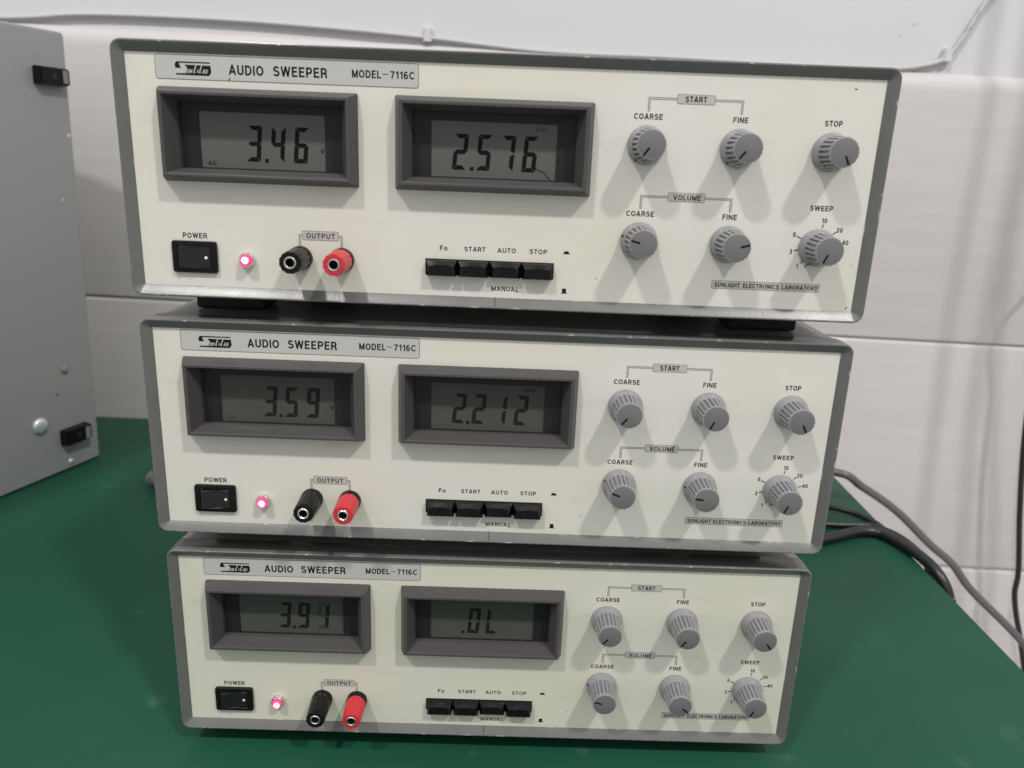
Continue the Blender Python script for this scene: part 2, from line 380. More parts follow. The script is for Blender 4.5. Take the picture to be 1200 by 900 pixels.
for px_, pz_, k in ((612, 128, 1.0), (598, 116, .7), (590, 118, .5), (480, 150, .6)):
    bm = bmesh.new()
    bm.faces.new([bm.verts.new(Vector((px_ - 250 + a * k, 12.25, pz_ + 900 + b_ * k))) for a, b_ in ((-4, 0), (-1, 1.6), (3, 2.4), (4, .6), (1, -1.2), (-3, -1))])
    obj("stain_mark", bm, 'grout', wall)

ZT = -388.0
bench = empty("workbench", (-170, 120, -1150))
tag(bench, "green laminate workbench that carries the three stacked instruments", "workbench")
bm = bmesh.new(); box(bm, -930, -470, 762 - 32, 737, 462, 762, bevel=3, seg=3)
obj("bench_top", bm, 'bench', bench, smooth=40)
for lx in (-860, 560):
    for ly in (-400, 390):
        bm = bmesh.new(); box(bm, lx - 20, ly - 20, 0, lx + 20, ly + 20, 729.5, bevel=2)
        obj("leg", bm, 'case', bench)
bm = bmesh.new(); box(bm, -2500, -2500, -1170, 2500, 700, -1150)
fl = obj("floor", bm, 'grout'); tag(fl, None, None, None, "structure")

# ------------------------------------------------------------------ the audio sweepers
DIG = {'0': 'abcdef', '1': 'bc', '2': 'abged', '3': 'abgcd', '4': 'fgbc', '5': 'afgcd', '6': 'afgedc', '7': 'abc', '9': 'abcdfg', 'L': 'fed'}
def seg_shapes(bm, ch, u, v, W=6.6, H=16.4, lean=0.09, th=2.0, d=-4.12):
    """seven-segment digit whose bottom left corner is (u, v)"""
    g = 0.22; h = H / 2
    def q(pts): flat(bm, [(u + x + lean * y, v + y) for x, y in pts], d, 0.05)
    for s in DIG[ch]:
        if s == 'a': q([(g, H), (W - g, H), (W - th, H - th), (th, H - th)])
        if s == 'd': q([(g, 0), (th, th), (W - th, th), (W - g, 0)])
        if s == 'g': q([(g + .2, h), (th * .8, h + th / 2), (W - th * .8, h + th / 2), (W - g - .2, h), (W - th * .8, h - th / 2), (th * .8, h - th / 2)])
        if s == 'f': q([(0, H - g), (th, H - th - g), (th, h + th * .5 + g), (0.25, h + g), (0, h + g + .3)])
        if s == 'e': q([(0, g), (0, h - g - .3), (0.25, h - g), (th, h - th * .5 - g), (th, th + g)])
        if s == 'b': q([(W, H - g), (W, h + g + .3), (W - .25, h + g), (W - th, h + th * .5 + g), (W - th, H - th - g)])
        if s == 'c': q([(W, g), (W - th, th + g), (W - th, h - th * .5 - g), (W - .25, h - g), (W, h - g - .3)])
def dot(bm, u, v, d=-4.12): flat(bm, [(u, v), (u + 1.7, v), (u + 1.8, v + 1.7), (u + .1, v + 1.7)], d, 0.05)

def meter(root, rc, readout, points, faint, unit, lcdmat):
    u0, v0, u1, v1 = rc
    bm = bmesh.new()
    prof = [(0, 0, -0.5), (0, 0, 0.9), (2.25, 2.05, 7.5), (2.45, 2.25, 7.9), (2.75, 2.5, 8.05), (3.95, 3.6, 8.05), (4.2, 3.85, 7.9), (4.35, 4.0, 7.6),
            (7.7, 6.1, -0.5), (7.7, 6.1, -3.4)]
    ring_loft(bm, rc, 0.7, prof, n=3)
    # dark mask round the glass
    lu0, lv0, lu1, lv1 = u0 + 16.4, -25.9, u1 - 16.6, -51.5
    a = [P(u, v, -3.4) for u, v in ((u0 + 7.6, v0 - 6), (u1 - 7.6, v0 - 6), (u1 - 7.6, v1 + 6), (u0 + 7.6, v1 + 6))]
    b = [P(u, v, -3.4) for u, v in ((lu0, lv0), (lu1, lv0), (lu1, lv1), (lu0, lv1))]
    c = [P(u, v, -4.6) for u, v in ((lu0, lv0), (lu1, lv0), (lu1, lv1), (lu0, lv1))]
    loft(bm, [a, b, c], mi=1)
    mt = obj("meter_bezel", bm, ['bezel', 'mask'], root)
    bm = bmesh.new(); box(bm, lu0 - 1, 4.2, lv1 - 1, lu1 + 1, 5.4, lv0 + 1)
    obj("display_glass", bm, lcdmat, mt)
    bm = bmesh.new()
    for ch, u in readout: seg_shapes(bm, ch, u, -48.0)
    for u in points: dot(bm, u, -48.3)
    obj("readout_digits", bm, 'seg' if lcdmat == 'lcd' else 'seg_dim', mt)
    if faint:
        bm = bmesh.new()
        for ch, u in faint: seg_shapes(bm, ch, u, -48.0, d=-4.15)
        obj("faded_digits", bm, 'seg_faint', mt)
    for body, (a0, b0, a1, b1), mm in unit:
        o = obj("unit_mark", text_bm(body, a0, b0, a1, b1, -4.16), mm, mt)
    return mt

def knob_mesh(bm, cu, cv, N=19):
    n = N * 10
    def flute(k):                            # 0 on the land, 1 in the groove
        x = (k % 10) / 10.0
        return 1.0 if 0.33 < x < 0.67 else (0.55 if 0.25 < x < 0.75 else 0.0)
    prof = [(8.7, 0.15, 0), (8.95, 0.5, 0), (9.0, 1.2, 0), (8.85, 1.9, 0), (8.55, 2.5, 0), (7.75, 4.4, 0), (7.55, 4.8, 0), (7.45, 5.0, 0), (7.4, 5.0, 1.0), (7.3, 6.5, 1.25), (6.95, 14.0, 1.25),
            (6.9, 15.2, 1.1), (6.88, 15.4, .45), (6.86, 15.6, .32), (6.8, 16.8, .28), (6.68, 17.15, .2), (6.5, 17.35, .05), (6.2, 17.4, 0), (6.0, 17.2, 0)]
    loops = []
    for r, d, g in prof:
        loops.append([P(cu + (r - g * flute(k)) * math.cos(2 * math.pi * k / n), cv + (r - g * flute(k)) * math.sin(2 * math.pi * k / n), d) for k in range(n)])
    loft(bm, loops, False, True)

def post_body(bm, cu, cv, N=12):
    n = N * 6; loops = []
    for r, d, g in ((5.6, 3.9, 0), (5.75, 4.1, .3), (5.75, 6, .3), (5.35, 17.6, .3), (5.2, 18.6, .25), (4.9, 19.0, .1), (3.3, 19.0, 0), (3.1, 18.6, 0), (3.1, 17.5, 0)):
        loops.append([P(cu + (r - (g if k % 6 in (0, 5) else 0)) * math.cos(2 * math.pi * k / n), cv + (r - (g if k % 6 in (0, 5) else 0)) * math.sin(2 * math.pi * k / n), d) for k in range(n)])
    loft(bm, loops, True, False)

KN = [(242.5, -33.6), (285.9, -33.6), (329.0, -33.7), (242.5, -78.0), (285.9, -78.0), (329.0, -78.0)]
B1 = (14.0, -15.7, 107.0, -58.2); B2 = (124.5, -15.7, 217.4, -58.2)
SHARED = {}
def shared(key, name, build, mats, parent, smooth=None):
    """first use builds the mesh, the next instruments share its data"""
    if key not in SHARED:
        o = obj(name, build(), mats, parent, smooth); SHARED[key] = o.data
    else:
        o = bpy.data.objects.new(name, SHARED[key]); C.objects.link(o); o.parent = parent
    return o
def bmb(fn, *a, **k):
    def f():
        bm = bmesh.new(); fn(bm, *a, **k); return bm
    return f

def sweeper(pose, foot_v, label, angles, m1, m2, panelmat, lcds):
    x, y, z, rz = pose
    # the Empty sits at the base of the case; its children are built in panel coordinates
    root = empty("audio_sweeper", (0, 0, 0))
    c, s = math.cos(rz), math.sin(rz)
    off = Vector((175, 0, foot_v))
    root.location = Vector((x + c * off.x, y + s * off.x, z + foot_v)) * MM
    root.rotation_euler = (0, 0, rz)
    tag(root, label, "audio sweeper", "audio sweepers stacked on the bench")
    first = len(C.objects)
    kids = []
    def K(o): kids.append(o); return o
    # case
    def case(bm):
        ring_loft(bm, (-4.9, 3.2, 355.0, -113.1), 4.0, [(3, 3, -10), (0, 0, -11.5), (0, 0, -16), (0.5, 0.5, -16.4), (0.5, 0.5, -298), (2, 2, -300)], n=6, cap0=True, cap1=True)
    K(shared('case', "case", bmb(case), 'case', root, 35))
    def frame(bm):
        ring_loft(bm, (-5.6, 4.1, 355.7, -113.9), 5.2, [(6.4, 6.4, -1.2), (5.35, 5.35, -1.0), (5.2, 5.2, 0.25), (1.25, 1.25, 3.35), (0.85, 0.85, 3.55), (0.45, 0.45, 3.5), (0.12, 0.12, 3.1), (0, 0, 2.5), (0, 0, -10.4), (0.3, 0.3, -11.0), (1.2, 1.2, -11.3)], n=6)
    fr = K(shared('frame', "front_frame", bmb(frame), 'frame', root, 28))
    bm = bmesh.new()
    a = [P(173.6, -108.55, 0.32), P(173.9, -108.55, 0.32), P(173.9, -112.6, 3.42), P(173.6, -112.6, 3.42)]
    bm.faces.new([bm.verts.new(p) for p in a]); obj("seam", bm, 'ink', fr)
    # panel with its openings
    def panel(bm):
        us = [-1.2, 21, 100, 131.5, 139, 202.2, 210.5, 351.2]; vs = [1.2, -21.2, -52.7, -90.5, -98.5, -109.7]
        holes = {(1, 1)}
        cells = []
        for i in range(7):
            for j in range(5):
                um, vm = (us[i] + us[i + 1]) / 2, (vs[j] + vs[j + 1]) / 2
                if (21 < um < 100 and -52.7 < vm < -21.2) or (131.5 < um < 210.5 and -52.7 < vm < -21.2) or (139 < um < 202.2 and -98.5 < vm < -90.5): continue
                cells.append((i, j))
        vv = {}
        def V(i, j):
            if (i, j) not in vv: vv[i, j] = bm.verts.new(P(us[i], vs[j], 0))
            return vv[i, j]
        for i, j in cells: bm.faces.new((V(i, j), V(i + 1, j), V(i + 1, j + 1), V(i, j + 1)))
        r = bmesh.ops.extrude_face_region(bm, geom=list(bm.faces))
        for g in r['geom']:
            if isinstance(g, bmesh.types.BMVert): g.co.y += 1.5
    pn = K(shared('panel' + panelmat, "front_panel", bmb(panel), panelmat, root))
    # printed legends on the panel
    def bracket(L, Rr, top, bot, t0, t1):
        def f(bm):
            u0, v0, u1, v1 = t0
            w_ = 1.05
            for d, ins, mi in ((0.02, 0, 0), (0.05, 0.22, 1)):
                for a, b in ((L, u0), (u1, Rr)):
                    rect(bm, a + (ins if a == L else 0), top - ins, b - (ins if b == Rr else 0), top - w_ + ins, d, 0.03, mi)
                rect(bm, L + ins, top - w_ + ins, L + w_ - ins, bot + ins, d, 0.03, mi)
                rect(bm, Rr - w_ + ins, top - w_ + ins, Rr - ins, bot + ins, d, 0.03, mi)
            rect(bm, u0, v0, u1, v1, 0.055, 0.03, 0, r=0.6)
            rect(bm, u0 + .2, v0 - .2, u1 - .2, v1 + .2, 0.085, 0.03, 1, r=0.5)
        return f
    def brk(bm, spec): bracket(*spec)(bm)
    for spec in ((241.9, 286.1, -12.2, -18.4, (255.2, -10.5, 272.8, -14.8), 0), (241.7, 285.8, -56.4, -62.8, (254.9, -54.7, 272.6, -58.9), 0), (77.0, 98.5, -81.3, -87.2, (78.8, -79.5, 96.7, -84.0), 0)):
        shared(('br', spec), "legend_bracket", bmb(brk, spec), ['ink_soft', 'tag'], pn)
    def maker(bm):
        rect(bm, 280.2, -95.7, 333.3, -99.8, 0.02, 0.03, 0, r=0.5); rect(bm, 280.42, -95.92, 333.08, -99.58, 0.05, 0.03, 1, r=0.4)
    shared('maker', "maker_tag", bmb(maker), ['ink_soft', 'tag'], pn)
    T = [("POWER", 20.1, -82.6, 32.1, -85.2, .03), ("OUTPUT", 80.7, -80.6, 94.8, -83.1, .10), ("Fo", 146.0, -84.0, 149.8, -86.4, .03), ("START", 158.0, -84.1, 168.4, -86.4, .03),
         ("AUTO", 174.2, -84.1, 183.3, -86.4, .03), ("STOP", 189.9, -84.1, 198.5, -86.4, .03), ("MANUAL", 171.8, -103.0, 185.3, -105.3, .03),
         ("COARSE", 235.8, -19.5, 249.2, -22.1, .03), ("FINE", 282.0, -19.6, 289.0, -22.1, .03), ("STOP", 324.6, -19.5, 332.8, -22.1, .03),
         ("COARSE", 235.6, -63.9, 249.0, -66.4, .03), ("FINE", 281.9, -63.9, 288.9, -66.4, .03), ("SWEEP", 323.2, -58.1, 334.3, -60.6, .03),
         ("START", 258.9, -11.3, 268.9, -13.9, .13), ("VOLUME", 257.4, -55.6, 270.7, -58.1, .13), ("SUNLIGHT ELECTRONICS LABORATORY", 281.6, -96.7, 332.4, -98.9, .09),
         ("10", 329.7, -64.0, 332.3, -66.2, .03), ("20", 337.3, -68.2, 340.4, -70.4, .03), ("40", 340.9, -74.0, 344.0, -76.2, .03), ("5", 316.8, -71.0, 318.2, -73.2, .03),
         ("3", 316.1, -79.2, 317.5, -81.4, .03), ("1", 320.3, -86.1, 321.2, -88.2, .03)]
    for i, (body, a0, b0, a1, b1, d) in enumerate(T):
        shared(('t', i), "lettering", lambda: text_bm(body, a0, b0, a1, b1, d), 'ink', pn)
    def marks(bm):
        a, b = seg_
        t = Vector((b[0] - a[0], b[1] - a[1])).normalized(); n = Vector((-t.y, t.x)) * 0.24
        flat(bm, [(a[0] + n.x, a[1] + n.y), (b[0] + n.x, b[1] + n.y), (b[0] - n.x, b[1] - n.y), (a[0] - n.x, a[1] - n.y)], 0.03)
    for i, seg_ in enumerate((((330.35, -68.4), (330.75, -66.8)), ((335.9, -71.35), (337.2, -70.35)), ((338.9, -75.8), (340.5, -75.3)), ((321.0, -73.9), (318.8, -72.9)), ((320.3, -79.3), (318.1, -79.9)), ((323.4, -84.4), (322.0, -85.9)), ((325.7, -85.9), (324.9, -87.6)))):
        shared(('tick', i), "scale_tick", bmb(marks), 'ink', pn)
    def sym0(bm): flat(bm, [(206.3, -85.9), (206.9, -84.9), (207.1, -84.5), (208.9, -84.5), (209.1, -84.9), (209.7, -85.9)], 0.03)
    def sym1(bm): flat(bm, [(206.3, -105.3), (206.3, -105.0), (206.8, -104.8), (206.8, -102.8), (208.8, -102.8), (208.8, -104.8), (209.4, -105.0), (209.4, -105.3)], 0.03)
    shared('sym0', "pressed_symbol", bmb(sym0), 'ink', pn); shared('sym1', "raised_symbol", bmb(sym1), 'ink', pn)
    # name plate
    def plate(bm):
        rect(bm, 13.4, -1.7, 135.4, -12.5, 0.02, 0.1, 0, r=1.3); rect(bm, 13.65, -1.95, 135.15, -12.25, 0.13, 0.05, 1, r=1.1)
    pl = K(shared('plate', "name_plate", bmb(plate), ['ink_soft', 'plate'], root))
    for i, (body, a0, b0, a1, b1, bo) in enumerate((("AUDIO", 47.6, -5.4, 63.6, -9.7, .014), ("SWEEPER", 68.1, -5.2, 93.1, -9.6, .014), ("MODEL", 104.5, -5.4, 118.0, -8.8, .02), ("7116C", 122.2, -5.4, 133.5, -8.7, .02))):
        shared(('p', i), "lettering", lambda: text_bm(body, a0, b0, a1, b1, 0.2), 'ink', pl)
    def dash(bm): rect(bm, 118.5, -6.75, 121.4, -7.05, 0.2)
    shared('dash', "dash_mark", bmb(dash), 'ink', pl)
    LG = lambda x, y: (22.75 + (x - 180) / 505.0 * 16.5, -4.75 - (y - 147 - (x - 180) * 0.018) / 186.0 * 5.75)
    def emblem(bm):
        flat(bm, [LG(*p) for p in ((205, 147), (682, 156), (676, 173), (246, 168), (236, 180), (266, 239), (182, 238), (179, 180))], 0.2)
        flat(bm, [LG(*p) for p in ((302, 191), (684, 203), (690, 302), (655, 345), (330, 338), (330, 312), (342, 250))], 0.2)
        flat(bm, [LG(*p) for p in ((186, 312), (330, 312), (330, 337), (192, 334))], 0.2)
    em = shared('emblem', "emblem", bmb(emblem), 'ink', pl)
    def strokes(bm):
        for x0, y0, x1, y1, w_ in ((440, 306, 480, 195, 16), (440, 303, 470, 306, 0), (520, 306, 562, 197, 16)):
            if w_: flat(bm, [LG(x0 - 10, y0), LG(x0 + 8, y0), LG(x1 + 8, y1), LG(x1 - 8, y1)], 0.25)
            if w_: flat(bm, [LG(x0 - 4, y0 - 14), LG(x0 + 22, y0 - 12), LG(x0 + 19, y0 + 3), LG(x0 - 9, y0)], 0.26)
        flat(bm, [LG(497, 256), LG(508, 256), LG(497, 306), LG(486, 306)], 0.25)
        # the notch of the big S
        flat(bm, [LG(300, 189), LG(318, 190), LG(356, 246), LG(340, 262)], 0.25)
    shared('strokes', "emblem_strokes", bmb(strokes), 'plate_light', pl)
    for i, (body, x0, x1) in enumerate((("UN", 336, 424), ("AB", 562, 650))):
        a = LG(x0, 252); b = LG(x1, 312)
        shared(('e', i), "lettering", lambda: text_bm(body, a[0], a[1], b[0], b[1] - 0.05, 0.25, shear=0.25, thick=1.15), 'plate_light', pl)
    # meters
    K(meter(root, B1, *m1, lcds[0])); K(meter(root, B2, *m2, lcds[1]))
    # power switch
    def sw(bm):
        ring_loft(bm, (14.8, -86.5, 36.8, -102.0), 1.3, [(0, 0, 0.02), (0, 0, 1.4), (0.25, 0.25, 1.8), (0.6, 0.6, 1.9), (2.9, 1.9, 1.9), (3.1, 2.1, 1.6), (3.1, 2.1, -1.0)], n=4, cap1=True)
    swo = K(shared('sw', "power_switch", bmb(sw), 'black', root, 30))
    def rocker(bm):
        prof = [(18.7, -0.5), (18.9, 4.0), (19.4, 4.2), (26.5, 2.0), (33.4, 1.7), (33.6, 1.5), (33.6, -0.5)]
        loft(bm, [[P(u, v, d) for u, d in prof] for v in (-88.9, -99.7)], True, True)
        bmesh.ops.bevel(bm, geom=[e for e in bm.edges if abs(e.verts[0].co.z - e.verts[1].co.z) < 0.1], offset=0.5, segments=3, affect='EDGES')
    shared('rocker', "rocker", bmb(rocker), 'rocker', swo)
    def wdot(bm): lathe(bm, 31.5, -94.4, [(0.75, 1.6), (0.75, 1.86), (0.6, 1.93)], 20)
    shared('wdot', "switch_dot", bmb(wdot), 'white', swo)
    # indicator lamp
    def ring(bm): lathe(bm, 51.5, -94.8, [(3.9, 0), (3.9, 1.0), (3.7, 2.6), (3.4, 3.0), (3.0, 3.0), (2.9, 2.4)], 32)
    rg = K(shared('ring', "indicator_lamp", bmb(ring), 'chrome', root, 40))
    def lens(bm): lathe(bm, 51.5, -94.8, [(2.75, 2.3), (2.75, 4.0), (2.55, 4.9), (2.0, 5.5), (1.1, 5.9), (0.3, 6.0)], 28)
    shared('lens', "lens", bmb(lens), 'led', rg, 60)
    def core(bm): lathe(bm, 51.7, -94.6, [(1.95, 5.35), (1.6, 5.8), (0.7, 6.1)], 20)
    shared('core', "glow_spot", bmb(core), 'led_core', rg, 60)
    # binding posts
    for k, (cu, cv, mm) in enumerate(((77.6, -92.9, 'black'), (98.1, -93.1, 'red'))):
        pb = K(shared(('pb', k), "binding_post", bmb(post_body, cu, cv), mm, root, 30))
        pb["label"] = ("black" if k == 0 else "red") + " ribbed binding post"
        def col(bm): lathe(bm, cu, cv, [(6.0, 0), (6.0, 3.2), (5.8, 3.7), (5.4, 4.0)], 36)
        shared(('col', k), "collar", bmb(col), 'black', pb, 40)
        def soc(bm): lathe(bm, cu, cv, [(3.05, 17.6), (3.05, 18.9), (2.8, 19.15), (2.3, 19.15), (2.05, 18.9), (2.0, 13)], 32, cap1=False)
        shared(('soc', k), "socket", bmb(soc), 'chrome', pb, 40)
        def bore(bm): lathe(bm, cu, cv, [(1.98, 18.2), (1.95, 12.8)], 24)
        shared(('bore', k), "bore", bmb(bore), 'hole', pb)
    # row of push buttons
    def slot(bm):
        ring_loft(bm, (139.05, -90.55, 202.15, -98.45), 0.2, [(0, 0, 0.12), (0.45, 0.3, 0.12), (0.45, 0.3, -5)], n=1, cap1=True)
    K(shared('slot', "button_recess", bmb(slot), 'hole', root))
    for k in range(4):
        pr = 3.6 if k == 2 else 5.0
        u0 = 139.75 + 15.62 * k; u1 = u0 + 14.9
        def btn(bm):
            top, bot = -90.95, -98.35
            # flat front that curves in the middle, with a chamfer along the top and the ends
            n = 12; rows_ = []
            for d0, ins_u, vt in ((-4, 0, top), (pr - 1.9, 0, top), (pr - 1.5, 0.1, top - 0.15)):
                rows_.append([P(u0 + ins_u + (u1 - u0 - 2 * ins_u) * i / n, vt, d0) for i in range(n + 1)])
            mid = []
            for i in range(n + 1):
                f = i / n; bow = 1 - (2 * f - 1) ** 2
                mid.append(P(u0 + 1.5 + (u1 - u0 - 3.0) * f, top - 2.6 + 0.7 * bow, pr))
            rows_.append(mid)
            rows_.append([P(u0 + 1.2 + (u1 - u0 - 2.4) * i / n, bot + 0.2, pr) for i in range(n + 1)])
            rows_.append([P(u0 + 0.2 + (u1 - u0 - 0.4) * i / n, bot, pr - 0.5) for i in range(n + 1)])
            rows_.append([P(u0 + (u1 - u0) * i / n, bot, -4) for i in range(n + 1)])
            vs = [[bm.verts.new(p) for p in l] for l in rows_]
            for a, b in zip(vs, vs[1:]):
                for i in range(n): bm.faces.new((a[i], a[i + 1], b[i + 1], b[i]))
            for i in (0, n):
                bm.faces.new([l[i] for l in vs])
        K(shared(('btn', k), "push_button", bmb(btn), 'black_scuffed', root, 25))
    # knobs
    for k, ((cu, cv), an) in enumerate(zip(KN, angles)):
        kb = K(shared(('kn', k), "control_knob", bmb(knob_mesh, cu, cv), 'knob', root, 32))
        def cap(bm): lathe(bm, cu, cv, [(6.2, 17.25), (6.15, 17.42), (5.9, 17.5)], 48)
        shared(('cap', k), "cap", bmb(cap), 'cap', kb, 40)
        bm = bmesh.new(); a = R_(an); t = (math.sin(a), math.cos(a)); n_ = (t[1], -t[0])
        def q(r, s_, ): return (cu + t[0] * r + n_[0] * s_, cv + t[1] * r + n_[1] * s_)
        flat(bm, [q(1.7, -.5), q(1.7, .5), q(6.0, .5), q(6.0, -.5)], 17.5, 0.06)
        sk = [(8.87, 1.9, -.4), (8.87, 1.9, .4), (8.0, 4.0, .4), (8.0, 4.0, -.4)]
        bm.faces.new([bm.verts.new(P(*q(r + .03, s_), d)) for r, d, s_ in sk])
        obj("pointer_mark", bm, 'ink', kb)
    # feet
    for u0 in (10, 300):
        for y0, y1 in ((34, 62), (238, 266)):
            bm = bmesh.new(); box(bm, u0, y0, foot_v, u0 + 37, y1, -112.9, bevel=1.5)
            K(obj("rubber_foot", bm, 'rubber', root))
    for o in kids: o.location = Vector((-175, 0, -foot_v)) * MM
    return root

s1_ = dict(m1=([('3', 52.3), ('4', 63.6), ('6', 74.8)], [61.0], None, [("AC", (33.4, -48.6, 37.8, -50.4), 'seg'), ("V", (88.0, -41.0, 89.6, -43.2), 'seg')]),
           m2=([('2', 150.9), ('5', 162.2), ('7', 173.4), ('6', 184.2)], [159.6], None, [("KHz", (190.5, -27.6, 195.6, -29.3), 'seg_faint')]))
s2_ = dict(m1=([('3', 52.5), ('5', 63.6), ('9', 74.8)], [60.8], None, [("AC", (33.4, -48.6, 37.8, -50.4), 'seg_faint'), ("V", (88.0, -41.0, 89.6, -43.2), 'seg')]),
           m2=([('2', 152.0), ('2', 162.4), ('1', 173.4), ('2', 184.6)], [159.6], None, [("KHz", (190.5, -27.6, 195.6, -29.3), 'seg')]))
s3_ = dict(m1=([('3', 52.6), ('9', 63.4)], [60.8], [('9', 74.6)], [("V", (88.0, -41.0, 89.6, -43.2), 'seg_faint')]),
           m2=([('0', 162.2), ('L', 172.8)], [158.9], None, []))
sw1 = sweeper((0, 0, 0, 0), -126.7, "top audio sweeper of the stack, cream panel with meters reading 3.46 and 2.576", (215, 218, 155, 285, 76, 204), s1_['m1'], s1_['m2'], 'panel', ('lcd', 'lcd'))
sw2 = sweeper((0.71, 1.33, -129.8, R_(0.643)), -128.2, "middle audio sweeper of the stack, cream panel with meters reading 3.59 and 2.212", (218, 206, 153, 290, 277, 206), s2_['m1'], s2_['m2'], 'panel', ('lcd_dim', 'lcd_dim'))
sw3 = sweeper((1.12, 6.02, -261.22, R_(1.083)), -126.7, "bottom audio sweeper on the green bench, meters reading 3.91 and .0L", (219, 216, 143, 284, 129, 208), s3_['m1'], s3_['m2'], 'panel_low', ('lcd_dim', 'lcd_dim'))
# the last digit of the bottom left meter is a plain 1 over its fading segments
bm = bmesh.new(); seg_shapes(bm, '1', 74.6, -48.0, d=-4.1)
for o in sw3.children:
    if o.name.startswith("meter_bezel"):
        obj("readout_digits", bm, 'seg_dim', o); break
# a hair stuck behind the window of the top right meter
mts = [o for o in sw1.children if o.name.startswith("meter_bezel")]
bm = bmesh.new(); tube(bm, [P(190.6, -45.6, -4.0), P(192.5, -47.0, -4.0), P(195, -47.8, -4.0), P(196.6, -49.6, -4.0), P(198.6, -51.2, -4.0)], 0.13, 6, 6)
obj("hair_strand", bm, 'seg', mts[1])

# small stains and chips on the panels
def stain(root, part, u, v, d, pts):
    for o in root.children:
        if o.name.startswith(part):
            bm = bmesh.new(); flat(bm, [(u + a, v + b) for a, b in pts], d, 0.02); obj("stain_mark", bm, 'seg_faint', o); break
blob = [(0, .25), (.4, .5), (.9, .35), (1.3, .4), (1.5, .1), (1.1, -.15), (.5, -.1), (.2, -.2)]
drop = [(0, 0), (.25, .5), (.7, .9), (1.1, 1.0), (.9, .5), (.6, .1), (.5, -.5), (.1, -.5)]
stain(sw1, "front_panel", 336.0, -5.6, 0.02, blob); stain(sw1, "front_panel", 347.4, -107.3, 0.02, drop)
stain(sw1, "name_plate", 47.2, -11.9, 0.2, drop); stain(sw1, "front_panel", 232.0, -25.0, 0.02, [(a * .35, b * .5) for a, b in blob])
stain(sw1, "front_panel", 347.0, -86.0, 0.02, [(a * .4, b * .6) for a, b in drop]); stain(sw2, "front_panel", 301.0, -29.5, 0.02, [(a * .4, b * .5) for a, b in blob])
stain(sw3, "front_panel", 16.0, -108.2, 0.02, [(a * .8, b * .4) for a, b in blob])

# ------------------------------------------------------------------ grey cabinet on the left
tv = Vector((0.30733208, 0.95160233, 0)); nv = Vector((0.95160233, -0.30733208, 0))
Bc = Vector((-284.75, 445.2, ZT))
cabn = empty("equipment_cabinet", (Bc.x - 150, Bc.y - 250, ZT))
tag(cabn, "tall plain grey metal cabinet with black corner feet, left of the stacked instruments", "cabinet")
base = Vector((Bc.x - 150, Bc.y - 250, ZT))
LEAN = 16.0 / 447.0
def CP(s, z, o): return Bc + tv * s + nv * (o + (z - ZT) * LEAN) + Vector((0, 0, z - ZT)) - base
bm = bmesh.new(); H1 = 60.0; DEP = -260
loops = []
n = 6; r = 5
def csec(z, ins):
    pts = []
    for cx, cy, a0 in ((-r, -r, 0), (-460 + r, -r, 90), (-460 + r, DEP + r, 180), (-r, DEP + r, 270)):
        pass
    ring = [(-r - 0, -r, 0, 90), (-460 + r, -r, 90, 180), (-460 + r, DEP + r, 180, 270), (-r, DEP + r, 270, 360)]
    for cs, co_, a0, a1 in ring:
        for k in range(n + 1):
            a = R_(a0 + (a1 - a0) * k / n); pts.append(CP(cs + (r - ins) * math.cos(a), z, co_ + (r - ins) * math.sin(a)))
    return pts
loft(bm, [csec(ZT + 1.5, 1.5), csec(ZT + 3, 0), csec(H1 - 4, 0), csec(H1 - 1.2, 1.2), csec(H1, 4)], True, True)
obj("cabinet_body", bm, 'cab', cabn, smooth=40)
def block(s0, s1, z0, z1, t):
    bm = bmesh.new()
    a = [CP(s, z, 0.1) for s, z in ((s0, z0), (s1, z0), (s1, z1), (s0, z1))]
    b = [CP(s, z, t) for s, z in ((s0 + 1.5, z0 + 1), (s1 - 1.5, z0 + 1), (s1 - 1.5, z1 - 1), (s0 + 1.5, z1 - 1))]
    loft(bm, [a, b], True, True)
    bmesh.ops.bevel(bm, geom=list(bm.edges), offset=1.2, segments=2, affect='EDGES')
    f = obj("corner_foot", bm, 'black', cabn)
    bm = bmesh.new(); sc = (s0 + s1) / 2 - 1; zc = (z0 + z1) / 2
    for rr, o in ((3.2, t + 0.05),):
        ring = [CP(sc + rr * math.cos(2 * math.pi * k / 20), zc + rr * math.sin(2 * math.pi * k / 20), o) for k in range(20)]
        bm.faces.new([bm.verts.new(p) for p in ring])
    obj("screw_hole", bm, 'hole', f)
    bm = bmesh.new()
    a = [CP(s, z, t + .02) for s, z in ((s1 - 10, z0 + 2.5), (s1 - 4.5, z0 + 2.5), (s1 - 4.5, z1 - 2.5), (s1 - 10, z1 - 2.5))]
    b = [p + nv * 0.6 for p in a]; loft(bm, [a, b], True, True)
    obj("metal_insert", bm, 'case', f)
block(-42, -6, 9, 26, 10); block(-52, -18, -357, -339, 11)
def rivet(s, z, rr, t, name, mm):
    bm = bmesh.new(); ls = []
    for f, o in ((1, 0.05), (1, t * .4), (.85, t * .75), (.5, t * .95), (.1, t)):
        ls.append([CP(s + rr * f * math.cos(2 * math.pi * k / 20), z + rr * f * math.sin(2 * math.pi * k / 20), o) for k in range(20)])
    loft(bm, ls, False, True); obj(name, bm, mm, cabn, smooth=60)
rivet(-38, -275, 4.2, 2.5, "screw", 'case'); rivet(-50, -298, 2.2, 1.0, "rivet", 'case'); rivet(-74, -327, 8.5, 4.5, "screw", 'screw'); rivet(-41, -378.5, 3.2, 2, "screw", 'screw')
rivet(-6, -37, 2.2, 0.3, "paint_spot", 'panel_low'); rivet(-20, -100, 2.0, 0.3, "paint_spot", 'plate')

